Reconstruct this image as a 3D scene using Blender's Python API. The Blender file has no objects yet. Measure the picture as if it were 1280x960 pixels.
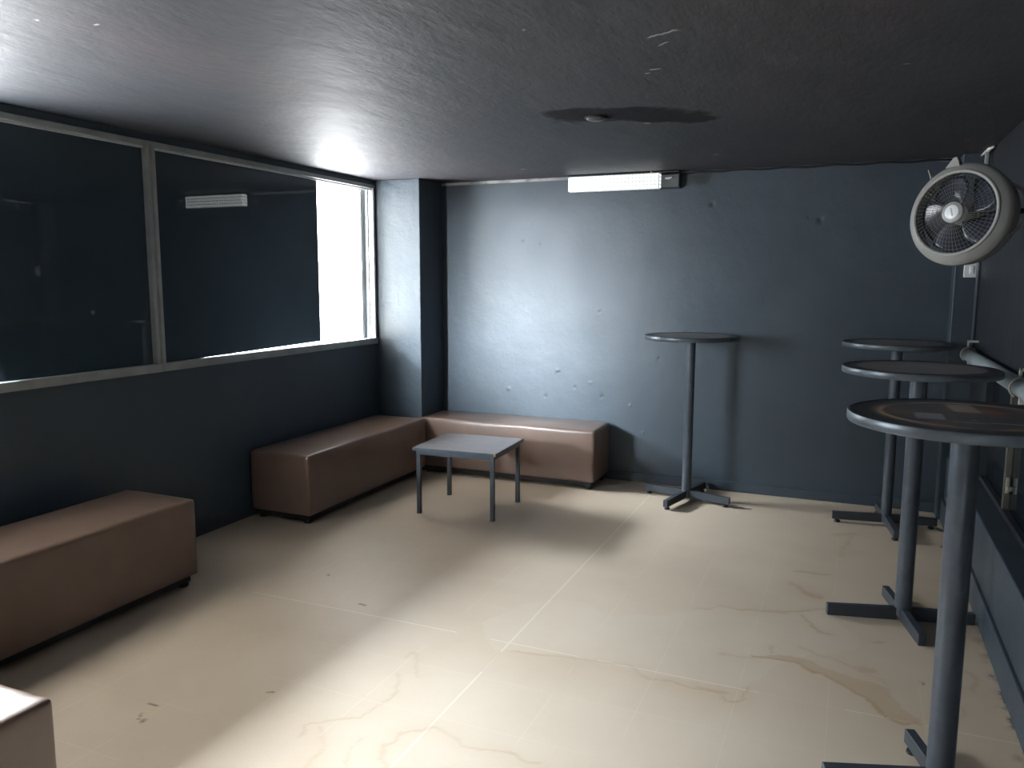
import bpy, bmesh, math, random
import numpy as np
from mathutils import Vector, Matrix

SC = bpy.context.scene
COL = SC.collection
PI = math.pi
R = math.radians
random.seed(4)

# ------------------------------------------------------------------ dimensions
H = 2.175            # ceiling height
XR = 4.0             # right wall plane
YF = -5.95            # wall behind the camera
WT, WB = 2.14, 0.96  # window top / bottom

# ------------------------------------------------------------------ materials
def new_mat(name):
    m = bpy.data.materials.new(name)
    m.use_nodes = True
    nt = m.node_tree
    b = nt.nodes['Principled BSDF']
    return m, nt, b

def nd(nt, t, **kw):
    n = nt.nodes.new(t)
    for k, v in kw.items():
        setattr(n, k, v)
    return n

def noise(nt, coord, scale, detail=4, rough=.55, stretch=None):
    n = nd(nt, 'ShaderNodeTexNoise')
    n.inputs['Scale'].default_value = scale
    n.inputs['Detail'].default_value = detail
    n.inputs['Roughness'].default_value = rough
    src = coord
    if stretch:
        mp = nd(nt, 'ShaderNodeMapping')
        mp.inputs['Scale'].default_value = stretch
        nt.links.new(coord, mp.inputs['Vector'])
        src = mp.outputs['Vector']
    nt.links.new(src, n.inputs['Vector'])
    return n.outputs['Fac']

def ramp(nt, fac, stops):
    r = nd(nt, 'ShaderNodeValToRGB')
    e = r.color_ramp.elements
    while len(e) < len(stops):
        e.new(.5)
    for i, (p, c) in enumerate(stops):
        e[i].position = p
        e[i].color = (*c, 1) if len(c) == 3 else c
    nt.links.new(fac, r.inputs['Fac'])
    return r.outputs['Color']

def mix(nt, fac, a, b, mode='MIX'):
    m = nd(nt, 'ShaderNodeMix', data_type='RGBA', blend_type=mode)
    for sock, v in ((m.inputs[0], fac), (m.inputs[6], a), (m.inputs[7], b)):
        if isinstance(v, (int, float)):
            sock.default_value = v
        elif isinstance(v, tuple):
            sock.default_value = (*v, 1) if len(v) == 3 else v
        else:
            nt.links.new(v, sock)
    return m.outputs[2]

def mth(nt, op, a, b=None, clamp=False):
    m = nd(nt, 'ShaderNodeMath', operation=op)
    m.use_clamp = clamp
    for i, v in enumerate((a, b)):
        if v is None:
            continue
        if isinstance(v, (int, float)):
            m.inputs[i].default_value = v
        else:
            nt.links.new(v, m.inputs[i])
    return m.outputs[0]

def bump(nt, b, h, strength, dist=.01):
    bp = nd(nt, 'ShaderNodeBump')
    bp.inputs['Strength'].default_value = strength
    bp.inputs['Distance'].default_value = dist
    nt.links.new(h, bp.inputs['Height'])
    nt.links.new(bp.outputs['Normal'], b.inputs['Normal'])

def objco(nt):
    return nd(nt, 'ShaderNodeTexCoord').outputs['Object']

def simple(name, col, rough=.5, metal=0, var=.12, scale=8, bstr=.05, bscale=60, spec=.5):
    """plain coloured material with slight mottling and surface relief"""
    m, nt, b = new_mat(name)
    co = objco(nt)
    f = noise(nt, co, scale)
    lo = tuple(c * (1 - var) for c in col)
    hi = tuple(min(1, c * (1 + var)) for c in col)
    nt.links.new(ramp(nt, f, [(.3, lo), (.7, hi)]), b.inputs['Base Color'])
    b.inputs['Roughness'].default_value = rough
    b.inputs['Metallic'].default_value = metal
    b.inputs['Specular IOR Level'].default_value = spec
    if bstr:
        bump(nt, b, noise(nt, co, bscale), bstr, .004)
    return m

PAINT = (.044, .061, .079)
def wall_paint(name, base=PAINT, rough=.46, spec=.55, attrs=False, bstr=.35):
    m, nt, b = new_mat(name)
    co = nd(nt, 'ShaderNodeNewGeometry').outputs['Position']
    f1 = noise(nt, co, 1.3, 5)
    c = ramp(nt, f1, [(.3, tuple(v * .86 for v in base)), (.72, tuple(v * 1.14 for v in base))])
    if attrs:
        a = nd(nt, 'ShaderNodeAttribute', attribute_name='bare').outputs['Fac']
        c = mix(nt, a, c, (.42, .42, .41))
        a2 = nd(nt, 'ShaderNodeAttribute', attribute_name='soot').outputs['Fac']
        c = mix(nt, a2, c, (.012, .014, .017))
    nt.links.new(c, b.inputs['Base Color'])
    rf = noise(nt, co, 3.5, 4)
    rr = nd(nt, 'ShaderNodeMapRange')
    rr.inputs['To Min'].default_value = rough - .07
    rr.inputs['To Max'].default_value = rough + .07
    nt.links.new(rf, rr.inputs['Value'])
    nt.links.new(rr.outputs[0], b.inputs['Roughness'])
    b.inputs['Specular IOR Level'].default_value = spec
    h1 = noise(nt, co, 11, 6, .6)
    h2 = noise(nt, co, 85, 3, .6)
    hh = mth(nt, 'ADD', h1, mth(nt, 'MULTIPLY', h2, .25))
    bump(nt, b, hh, bstr, .012)
    return m

M = {}
M['wall'] = wall_paint('dark_blue_wall_paint')
M['wallback'] = wall_paint('dark_blue_plaster_paint', attrs=True, bstr=.22)
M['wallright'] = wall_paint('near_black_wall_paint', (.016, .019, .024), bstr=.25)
M['black'] = simple('black_paint', (.012, .014, .017), .5, bstr=.1)

def ceiling_mat():
    m, nt, b = new_mat('dark_ceiling_paint')
    co = nd(nt, 'ShaderNodeNewGeometry').outputs['Position']
    f = noise(nt, co, 1.1, 5, .6, (1, .55, 1))
    c = ramp(nt, f, [(.28, (.024, .030, .037)), (.5, (.034, .037, .043)), (.72, (.054, .044, .050))])
    a2 = nd(nt, 'ShaderNodeAttribute', attribute_name='soot').outputs['Fac']
    c = mix(nt, a2, c, (.008, .009, .012))
    a = nd(nt, 'ShaderNodeAttribute', attribute_name='bare').outputs['Fac']
    c = mix(nt, a, c, (.5, .5, .5))
    nt.links.new(c, b.inputs['Base Color'])
    b.inputs['Specular IOR Level'].default_value = .5
    rr = nd(nt, 'ShaderNodeMapRange')
    rr.inputs['To Min'].default_value = .56
    rr.inputs['To Max'].default_value = .70
    nt.links.new(noise(nt, co, 2.2, 5, .6), rr.inputs['Value'])
    nt.links.new(mth(nt, 'ADD', rr.outputs[0], mth(nt, 'MULTIPLY', a2, .5)), b.inputs['Roughness'])
    nt.links.new(mth(nt, 'SUBTRACT', .5, mth(nt, 'MULTIPLY', a2, .5)), b.inputs['Specular IOR Level'])
    h = mth(nt, 'ADD', noise(nt, co, 7, 5, .6, (1, .5, 1)), mth(nt, 'MULTIPLY', noise(nt, co, 60, 3, .6, (1, .3, 1)), .2))
    bump(nt, b, h, .55, .012)
    return m
M['ceiling'] = ceiling_mat()

def floor_mat():
    m, nt, b = new_mat('beige_vinyl_tiles')
    co = nd(nt, 'ShaderNodeNewGeometry').outputs['Position']
    sx = nd(nt, 'ShaderNodeSeparateXYZ')
    nt.links.new(co, sx.inputs[0])
    X, Y = sx.outputs[0], sx.outputs[1]
    f = noise(nt, co, 1.6, 6, .6)
    c = ramp(nt, f, [(.25, (.52, .415, .315)), (.5, (.58, .470, .360)), (.75, (.62, .51, .40))])
    # fine speckle of the vinyl
    c = mix(nt, mth(nt, 'MULTIPLY', noise(nt, co, 130, 2), .16), c, (.30, .22, .14))
    # per tile tone
    T = .2975
    tx = mth(nt, 'FLOOR', mth(nt, 'DIVIDE', mth(nt, 'SUBTRACT', X, 2.138), T))
    ty = mth(nt, 'FLOOR', mth(nt, 'DIVIDE', mth(nt, 'ADD', Y, 2.728), T))
    cb = nd(nt, 'ShaderNodeCombineXYZ')
    nt.links.new(tx, cb.inputs[0]); nt.links.new(ty, cb.inputs[1])
    wn = nd(nt, 'ShaderNodeTexWhiteNoise')
    nt.links.new(cb.outputs[0], wn.inputs['Vector'])
    c = mix(nt, mth(nt, 'MULTIPLY', wn.outputs['Value'], .07), c, (.62, .52, .40))
    # light joints: every tile faintly, two runs strongly
    def line(v, off, per, w):
        q = mth(nt, 'PINGPONG', mth(nt, 'SUBTRACT', v, off), per / 2)
        return mth(nt, 'LESS_THAN', q, w)
    def single(v, off, w):
        return mth(nt, 'LESS_THAN', mth(nt, 'ABSOLUTE', mth(nt, 'SUBTRACT', v, off)), w)
    brk = mth(nt, 'GREATER_THAN', noise(nt, co, 1.2, 2), .47)
    weak = mth(nt, 'MULTIPLY', mth(nt, 'MAXIMUM', line(X, 2.138, T, .0022), line(Y, -2.728, T, .0018)), mth(nt, 'MULTIPLY', brk, .13))
    br2 = mth(nt, 'GREATER_THAN', noise(nt, co, 2.3, 2), .40)
    strong = mth(nt, 'MULTIPLY', mth(nt, 'MAXIMUM', single(X, 2.138, .0034), single(Y, -2.728, .0030)), mth(nt, 'MULTIPLY', br2, .42))
    c = mix(nt, mth(nt, 'MAXIMUM', weak, strong), c, (.80, .74, .64))
    wiped = nd(nt, 'ShaderNodeAttribute', attribute_name='wiped').outputs['Fac']
    c = mix(nt, mth(nt, 'MULTIPLY', wiped, .22), c, (.66, .60, .52))
    st = nd(nt, 'ShaderNodeAttribute', attribute_name='stain').outputs['Fac']
    c = mix(nt, st, c, (.36, .215, .085))
    dt = nd(nt, 'ShaderNodeAttribute', attribute_name='dirt').outputs['Fac']
    c = mix(nt, dt, c, (.035, .030, .027))
    nt.links.new(c, b.inputs['Base Color'])
    rr = nd(nt, 'ShaderNodeMapRange')
    rr.inputs['To Min'].default_value = .36
    rr.inputs['To Max'].default_value = .55
    nt.links.new(noise(nt, co, 2.8, 5), rr.inputs['Value'])
    nt.links.new(rr.outputs[0], b.inputs['Roughness'])
    b.inputs['Specular IOR Level'].default_value = .45
    bump(nt, b, noise(nt, co, 25, 4), .05, .004)
    return m
M['floor'] = floor_mat()

def vinyl(name, col):
    m, nt, b = new_mat(name)
    co = objco(nt)
    f = noise(nt, co, 3, 5, .6)
    c = ramp(nt, f, [(.28, tuple(v * .86 for v in col)), (.72, tuple(v * 1.12 for v in col))])
    nt.links.new(c, b.inputs['Base Color'])
    b.inputs['Roughness'].default_value = .3
    b.inputs['Specular IOR Level'].default_value = .5
    v = nd(nt, 'ShaderNodeTexVoronoi')
    v.inputs['Scale'].default_value = 260
    nt.links.new(co, v.inputs['Vector'])
    h = mth(nt, 'ADD', mth(nt, 'MULTIPLY', v.outputs['Distance'], .05), noise(nt, co, 5, 3))
    bump(nt, b, h, .22, .012)
    return m
M['vinyl'] = vinyl('brown_vinyl', (.165, .108, .083))
M['piping'] = simple('brown_piping', (.15, .095, .072), .38, bstr=0)
M['plinth'] = simple('bench_plinth_black', (.015, .014, .015), .6)
M['steel'] = simple('dark_grey_painted_steel', (.058, .070, .088), .36, var=.18, scale=14, bstr=.06, bscale=90)
M['barbase'] = simple('charcoal_base_steel', (.040, .047, .058), .42, var=.18, scale=14, bstr=.06)
M['edge'] = simple('grey_table_edging', (.095, .11, .125), .34, metal=.25, var=.25, scale=9, bstr=.08)
M['rubber'] = simple('black_rubber', (.012, .012, .013), .6, bstr=0)
M['alu'] = simple('weathered_aluminium', (.33, .34, .33), .48, metal=.35, var=.16, scale=7, bstr=.05)
M['aluwhite'] = simple('pale_window_track', (.55, .57, .58), .42, metal=.2, var=.1)
M['ctop'] = None

def coffee_top():
    m, nt, b = new_mat('worn_grey_laminate')
    co = objco(nt)
    f = noise(nt, co, 9, 6, .65, (1, 5, 1))
    c = ramp(nt, f, [(.3, (.085, .075, .080)), (.55, (.125, .110, .112)), (.78, (.18, .155, .150))])
    nt.links.new(c, b.inputs['Base Color'])
    b.inputs['Roughness'].default_value = .42
    bump(nt, b, noise(nt, co, 40, 3), .1, .003)
    return m
M['ctop'] = coffee_top()
M['chip'] = simple('raw_chipboard', (.42, .30, .19), .8)
M['rail'] = simple('grey_plastic_pipe', (.33, .38, .39), .42, var=.1, scale=6, bstr=.03)
M['clip'] = simple('pale_pipe_clip', (.48, .46, .42), .5)
M['plate'] = simple('white_switch_plastic', (.72, .74, .74), .35, var=.03, bstr=0)
M['cable'] = simple('black_cable', (.010, .010, .012), .5, bstr=0)
M['strip'] = simple('pale_trunking_strip', (.55, .55, .52), .5, var=.06, bstr=0)
M['conduit'] = simple('painted_conduit', (.060, .074, .088), .4, bstr=.04)
M['fangrey'] = simple('light_grey_fan_plastic', (.29, .29, .272), .42, var=.06, bstr=0)
M['fanwire'] = simple('grey_fan_wire', (.17, .165, .15), .4, metal=.3, var=.05, bstr=0)
M['fanblade'] = simple('smoky_blue_blade_plastic', (.030, .036, .052), .25, var=.08, bstr=0)
M['fancap'] = simple('fan_cap_grey', (.30, .30, .29), .4, var=.04, bstr=0)
M['badge'] = simple('white_fan_badge', (.80, .82, .82), .3, var=.02, bstr=0)
M['badgemark'] = simple('grey_badge_stroke', (.42, .44, .46), .4, var=.02, bstr=0)
M['housing'] = simple('dark_lamp_housing', (.030, .035, .040), .45, bstr=.05)
M['lampbox'] = simple('grey_lamp_gear_box', (.085, .095, .10), .4, bstr=.05)
M['rose'] = simple('grey_ceiling_cover', (.07, .07, .075), .38, bstr=0)
M['curbtop'] = simple('curb_top_paint', (.020, .023, .028), .5, bstr=.2, bscale=30)
M['exterior'] = simple('shade_block_pale', (.60, .58, .53), .8, var=.05)  # for the added slab and fin, pale to bounce warm fill indoors

def diffuser_mat():
    # prismatic acrylic lit from behind by the tube: the prism grid lets more or less light through
    m, nt, b = new_mat('prismatic_lamp_diffuser')
    co = objco(nt)
    sx = nd(nt, 'ShaderNodeSeparateXYZ')
    nt.links.new(co, sx.inputs[0])
    gx = mth(nt, 'PINGPONG', sx.outputs[0], .013)
    gz = mth(nt, 'PINGPONG', sx.outputs[2], .0125)
    g = mth(nt, 'MULTIPLY', mth(nt, 'GREATER_THAN', gx, .0036), mth(nt, 'GREATER_THAN', gz, .0036))
    e = mth(nt, 'ADD', mth(nt, 'MULTIPLY', g, .44), .07)
    b.inputs['Base Color'].default_value = (.8, .82, .82, 1)
    b.inputs['Emission Color'].default_value = (.90, 1.0, .99, 1)
    nt.links.new(e, b.inputs['Emission Strength'])
    b.inputs['Roughness'].default_value = .3
    return m
M['diffuser'] = diffuser_mat()

def dark_glass(name, base=(.014, .021, .027), rough=.035, marks=()):
    m, nt, b = new_mat(name)
    co = nd(nt, 'ShaderNodeNewGeometry').outputs['Position']
    f = noise(nt, co, 2.2, 4)
    c = ramp(nt, f, [(.3, tuple(v * .9 for v in base)), (.7, tuple(v * 1.15 for v in base))])
    for (p, r, col, k) in marks:
        d = nd(nt, 'ShaderNodeVectorMath', operation='DISTANCE')
        nt.links.new(co, d.inputs[0])
        d.inputs[1].default_value = p
        c = mix(nt, mth(nt, 'MULTIPLY', mth(nt, 'LESS_THAN', d.outputs['Value'], r), k), c, col)
    nt.links.new(c, b.inputs['Base Color'])
    b.inputs['Roughness'].default_value = rough
    b.inputs['Specular IOR Level'].default_value = .75
    return m
M['pane'] = dark_glass('dark_tinted_pane', (.028, .042, .053), .012, marks=[((-.02, -2.788, 1.285), .011, (.16, .17, .18), .8), ((-.02, -3.015, 1.541), .028, (.05, .055, .06), .3)])
M['glassright'] = dark_glass('dark_side_glass', (.010, .014, .018), .06)

def tabletop_mat(name):
    m, nt, b = new_mat(name)
    co = objco(nt)
    c = nd(nt, 'ShaderNodeAttribute', attribute_name='print').outputs['Color']
    f = noise(nt, co, 18, 5, .65)
    c = mix(nt, mth(nt, 'MULTIPLY', f, .4), c, (.014, .015, .018))
    nt.links.new(c, b.inputs['Base Color'])
    b.inputs['Roughness'].default_value = .34
    b.inputs['Specular IOR Level'].default_value = .45
    bump(nt, b, noise(nt, co, 35, 3), .06, .003)
    return m
M['tabletop'] = tabletop_mat('worn_printed_table_top')

# ------------------------------------------------------------------ mesh helpers
def link(name, bm, mat, parent=None, smooth=False, kind=None, autos=None):
    me = bpy.data.meshes.new(name)
    bm.normal_update()
    bm.to_mesh(me)
    bm.free()
    o = bpy.data.objects.new(name, me)
    COL.objects.link(o)
    if mat is not None:
        for mm in (mat if isinstance(mat, (list, tuple)) else [mat]):
            me.materials.append(mm)
    if smooth:
        me.polygons.foreach_set('use_smooth', [True] * len(me.polygons))
        if autos:
            me.set_sharp_from_angle(angle=R(autos))
    if parent is not None:
        o.parent = parent
    if kind:
        o['kind'] = kind
    return o

def thing(name, label, cat, loc=(0, 0, 0), rz=0, group=None):
    o = bpy.data.objects.new(name, None)
    COL.objects.link(o)
    o.location = loc
    o.rotation_euler = (0, 0, rz)
    o.empty_display_size = .1
    o['label'] = label
    o['category'] = cat
    if group:
        o['group'] = group
    return o

def tag(o, label, cat, group=None):
    o['label'] = label
    o['category'] = cat
    if group:
        o['group'] = group
    return o

def box(bm, x0, x1, y0, y1, z0, z1, mi=0):
    vs = [bm.verts.new(p) for p in ((x0, y0, z0), (x1, y0, z0), (x1, y1, z0), (x0, y1, z0), (x0, y0, z1), (x1, y0, z1), (x1, y1, z1), (x0, y1, z1))]
    fs = []
    for q in ((3, 2, 1, 0), (4, 5, 6, 7), (0, 1, 5, 4), (1, 2, 6, 5), (2, 3, 7, 6), (3, 0, 4, 7)):
        f = bm.faces.new([vs[i] for i in q])
        f.material_index = mi
        fs.append(f)
    return vs, fs

def bev_box(bm, x0, x1, y0, y1, z0, z1, r=.004, seg=2):
    b2 = bmesh.new()
    box(b2, x0, x1, y0, y1, z0, z1)
    bmesh.ops.bevel(b2, geom=b2.edges[:], offset=r, segments=seg, profile=.5, affect='EDGES')
    me = bpy.data.meshes.new('t')
    b2.to_mesh(me)
    b2.free()
    bm.from_mesh(me)
    bpy.data.meshes.remove(me)

def lathe(bm, prof, n=48, axis='Z', close=False, mi=0):
    rings = []
    for (r, z) in prof:
        if r < 1e-6:
            rings.append([bm.verts.new((0, 0, z) if axis == 'Z' else (0, z, 0))])
        else:
            ring = []
            for i in range(n):
                a = 2 * PI * i / n
                p = (r * math.cos(a), r * math.sin(a), z) if axis == 'Z' else (r * math.cos(a), z, -r * math.sin(a))
                ring.append(bm.verts.new(p))
            rings.append(ring)
    pairs = list(zip(rings, rings[1:]))
    if close:
        pairs.append((rings[-1], rings[0]))
    for a, b in pairs:
        for i in range(n):
            j = (i + 1) % n
            if len(a) == 1 and len(b) == 1:
                continue
            if len(a) == 1:
                f = bm.faces.new((a[0], b[j], b[i]))
            elif len(b) == 1:
                f = bm.faces.new((a[i], a[j], b[0]))
            else:
                f = bm.faces.new((a[i], a[j], b[j], b[i]))
            f.material_index = mi

def tube(bm, pts, r, n=8, cap=True):
    pts = [Vector(p) for p in pts]
    rings = []
    up = Vector((0, 0, 1))
    prev = None
    for i, p in enumerate(pts):
        d = (pts[min(i + 1, len(pts) - 1)] - pts[max(i - 1, 0)]).normalized()
        if prev is None:
            u = d.cross(up)
            if u.length < 1e-3:
                u = d.cross(Vector((1, 0, 0)))
            u.normalize()
        else:
            u = (prev - d * prev.dot(d)).normalized()
        v = d.cross(u)
        prev = u
        rr = r[i] if isinstance(r, (list, tuple)) else r
        rings.append([bm.verts.new(p + u * (rr * math.cos(2 * PI * k / n)) + v * (rr * math.sin(2 * PI * k / n))) for k in range(n)])
    for a, b in zip(rings, rings[1:]):
        for k in range(n):
            j = (k + 1) % n
            bm.faces.new((a[k], b[k], b[j], a[j]))
    if cap:
        bm.faces.new(rings[0])
        bm.faces.new(rings[-1][::-1])

def BM():
    return bmesh.new()

def fix(bm):
    bmesh.ops.recalc_face_normals(bm, faces=bm.faces[:])
    return bm

# grids carrying painted-in marks (stains, bare plaster, soot) as point attributes
def grid(name, P0, U, V, nu, nv, mat, attrs, kind='structure', disp=None):
    u = np.linspace(0, 1, nu)
    v = np.linspace(0, 1, nv)
    uu, vv = np.meshgrid(u, v)
    P = np.array(P0)[None, None] + uu[..., None] * np.array(U) + vv[..., None] * np.array(V)
    P = P.reshape(-1, 3)
    A = attrs(P)
    if disp is not None:
        P = disp(P)
    i = np.arange(nu * nv).reshape(nv, nu)
    q = np.stack([i[:-1, :-1], i[:-1, 1:], i[1:, 1:], i[1:, :-1]], -1).reshape(-1, 4)
    me = bpy.data.meshes.new(name)
    me.vertices.add(len(P))
    me.vertices.foreach_set('co', P.astype(np.float32).ravel())
    me.loops.add(q.size)
    me.loops.foreach_set('vertex_index', q.ravel().astype(np.int32))
    me.polygons.add(len(q))
    me.polygons.foreach_set('loop_start', np.arange(0, q.size, 4, dtype=np.int32))
    me.update(calc_edges=True)
    me.validate()
    for k, val in A.items():
        if val.ndim == 1:
            at = me.attributes.new(k, 'FLOAT', 'POINT')
            at.data.foreach_set('value', val.astype(np.float32))
        else:
            at = me.attributes.new(k, 'FLOAT_COLOR', 'POINT')
            at.data.foreach_set('color', np.concatenate([val, np.ones((len(val), 1))], 1).astype(np.float32).ravel())
    o = bpy.data.objects.new(name, me)
    COL.objects.link(o)
    me.materials.append(mat)
    if kind:
        o['kind'] = kind
    return o

RNG = np.random.RandomState(7)
_tab = RNG.rand(64, 64)
def vnoise(x, y, s):
    x = x * s; y = y * s
    xi = np.floor(x).astype(int); yi = np.floor(y).astype(int)
    fx = x - xi; fy = y - yi
    fx = fx * fx * (3 - 2 * fx); fy = fy * fy * (3 - 2 * fy)
    g = lambda a, b: _tab[a % 64, b % 64]
    return (g(xi, yi) * (1 - fx) + g(xi + 1, yi) * fx) * (1 - fy) + (g(xi, yi + 1) * (1 - fx) + g(xi + 1, yi + 1) * fx) * fy
def fbm(x, y, s):
    return vnoise(x, y, s) * .55 + vnoise(x + 3.1, y + 7.7, s * 2.1) * .28 + vnoise(x + 9.2, y + 1.3, s * 4.3) * .17

def seg_dist(px, py, L):
    d = np.full(px.shape, 9.0)
    for (ax, ay), (bx, by) in zip(L, L[1:]):
        dx, dy = bx - ax, by - ay
        t = np.clip(((px - ax) * dx + (py - ay) * dy) / (dx * dx + dy * dy + 1e-12), 0, 1)
        d = np.minimum(d, np.hypot(px - ax - t * dx, py - ay - t * dy))
    return d

def inside(px, py, L):
    c = np.zeros(px.shape, bool)
    for (ax, ay), (bx, by) in zip(L, L[1:] + L[:1]):
        cond = ((ay > py) != (by > py)) & (px < (bx - ax) * (py - ay) / (by - ay + 1e-12) + ax)
        c ^= cond
    return c

# ------------------------------------------------------------------ floor
BR_LO = [(3.047, -2.452), (3.113, -2.45), (3.2, -2.439), (3.288, -2.489), (3.382, -2.556), (3.45, -2.616), (3.487, -2.675), (3.517, -2.732), (3.557, -2.75), (3.607, -2.729)]
BR_HI = [(3.613, -2.694), (3.57, -2.659), (3.541, -2.598), (3.529, -2.538), (3.491, -2.509), (3.411, -2.496), (3.329, -2.447), (3.241, -2.394), (3.175, -2.391)]
RIMS = [  # thin tan tide marks left by dried water
    ([(3.214, -2.311), (3.326, -2.357), (3.432, -2.414), (3.507, -2.459), (3.529, -2.538), (3.549, -2.616)], .010, .35),
    ([(3.432, -2.409), (3.448, -2.397), (3.463, -2.406)], .024, .6),
    ([(2.175, -2.79), (2.366, -2.762), (2.49, -2.735), (2.63, -2.726), (2.726, -2.794), (2.811, -2.781), (2.879, -2.798), (2.961, -2.785), (2.995, -2.836), (3.046, -2.803), (3.061, -2.718)], .008, .34),
    ([(2.907, -2.774), (2.961, -2.785), (2.981, -2.776)], .016, .45),
    ([(2.936, -2.474), (3.018, -2.492), (3.111, -2.424)], .009, .32),
    ([(3.109, -2.342), (3.122, -2.393)], .010, .4),
    ([(2.775, -2.094), (2.867, -2.008), (2.997, -2.015), (3.144, -1.968), (3.289, -1.86)], .012, .34),
    ([(3.131, -1.595), (3.205, -1.704), (3.272, -1.732)], .020, .5),
    ([(3.163, -1.43), (3.302, -1.414)], .022, .40),
    ([(3.338, -1.118), (3.38, -.837), (3.411, -.65)], .020, .35),
    ([(3.316, -.722), (3.419, -.677)], .035, .42),
    ([(3.195, -1.98), (3.285, -2.118), (3.32, -2.133)], .010, .40),
    ([(3.5, -2.129), (3.528, -2.117)], .014, .45),
    ([(1.787, -3.598), (1.755, -3.528), (1.817, -3.481), (1.903, -3.434), (1.915, -3.306), (1.91, -3.22), (1.848, -3.129)], .007, .30),
    ([(1.813, -3.017), (1.824, -2.958), (1.876, -2.989), (1.93, -3.105)], .006, .30),
    ([(1.903, -3.719), (1.878, -3.612), (1.808, -3.534)], .010, .28),
    ([(2.117, -3.626), (2.059, -3.516), (2.072, -3.447), (2.144, -3.378), (2.288, -3.425), (2.399, -3.42), (2.541, -3.426)], .009, .34),
    ([(2.018, -3.668), (1.973, -3.588), (1.971, -3.536)], .008, .25),
    ([(3.796, -2.264), (3.817, -2.303), (3.818, -2.351), (3.798, -2.413)], .014, .40),
    ([(3.746, -2.552), (3.753, -2.583), (3.743, -2.634)], .013, .40),
    ([(3.62, -1.45), (3.70, -1.62), (3.72, -1.85)], .05, .30),
]
DIRT = [([(1.182, -3.646), (1.222, -3.645)], .004), ([(1.253, -3.739), (1.251, -3.724)], .005), ([(1.369, -2.644), (1.399, -2.65)], .006), ([(1.215, -3.70), (1.235, -3.74)], .003),
        ([(3.872, -2.261), (3.884, -2.263)], .007), ([(3.894, -2.379), (3.898, -2.491)], .008), ([(3.889, -2.567), (3.891, -2.628)], .007), ([(3.637, -2.417), (3.641, -2.434)], .005),
        ([(3.853, -.724), (3.878, -.698)], .013), ([(3.856, -.353), (3.885, -.406)], .016), ([(1.02, -2.40), (1.03, -2.42)], .005), ([(1.51, -3.42), (1.53, -3.41)], .004)]
WET = [(2.05, -2.35), (2.175, -2.23), (2.286, -2.219), (2.415, -2.321), (2.631, -2.226), (2.775, -2.094), (2.867, -2.008), (2.997, -2.015), (3.144, -1.968), (3.289, -1.86), (3.45, -2.2), (3.2, -2.40), (3.05, -2.72), (2.7, -2.76), (2.37, -2.74), (2.10, -2.80), (1.95, -2.6)]

def floor_attrs(P):
    x, y = P[:, 0], P[:, 1]
    wx = x + (fbm(x, y, 16) - .5) * .05
    wy = y + (fbm(x + 5, y + 2, 16) - .5) * .05
    st = np.zeros(len(x))
    lo = seg_dist(wx, wy, BR_LO)
    ins = inside(wx, wy, BR_LO + BR_HI)
    band = np.clip(1 - lo / .11, 0, 1)
    st = np.where(ins, .30 + .16 * band + .15 * (fbm(x, y, 14) - .5), st)
    rim = np.exp(-(lo / .009) ** 2) * .75
    st = np.maximum(st, rim)
    st = np.maximum(st, np.exp(-(seg_dist(wx, wy, BR_HI) / .007) ** 2) * .45)
    for L, w, k in RIMS:
        d = seg_dist(wx, wy, L)
        st = np.maximum(st, np.exp(-(d / w) ** 2) * k * (.45 + 1.1 * fbm(x, y, 9)))
        st = np.maximum(st, np.exp(-(d / (w * 5)) ** 2) * k * .22)
    # general grime towards the right-hand curb
    st = np.maximum(st, np.clip((x - 3.0) / .9, 0, 1) * .22 * np.clip(fbm(x, y, 3) * 2.2 - .7, 0, 1))
    wet = np.where(inside(wx, wy, WET), 1.0, 0.0) * (.6 + .6 * (fbm(x, y, 5) - .3))
    wet = np.maximum(wet, np.clip((-2.8 - y) / .25, 0, 1) * np.clip((x - 1.8) / .3, 0, 1) * .7)
    dirt = np.zeros(len(x))
    for L, w in DIRT:
        dirt = np.maximum(dirt, np.exp(-(seg_dist(x + (fbm(x, y, 60) - .5) * .02, y, L) / w) ** 4) * .9)
    edge = np.clip(1 - (3.9 - x) / .05, 0, 1) * np.clip(fbm(x, y, 22) * 3 - 1.3, 0, 1)
    edge = np.maximum(edge, np.clip(1 - (-y) / .04, 0, 1) * np.clip(fbm(x, y, 15) * 2.6 - 1.1, 0, 1) * .6)
    dirt = np.maximum(dirt, edge * .7)
    return {'stain': np.clip(st, 0, .85), 'wiped': np.clip(wet, 0, 1), 'dirt': np.clip(dirt, 0, 1)}
grid('floor', (-.02, YF, 0), (XR + .1, 0, 0), (0, -YF + .02, 0), 460, 780, M['floor'], floor_attrs)

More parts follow.
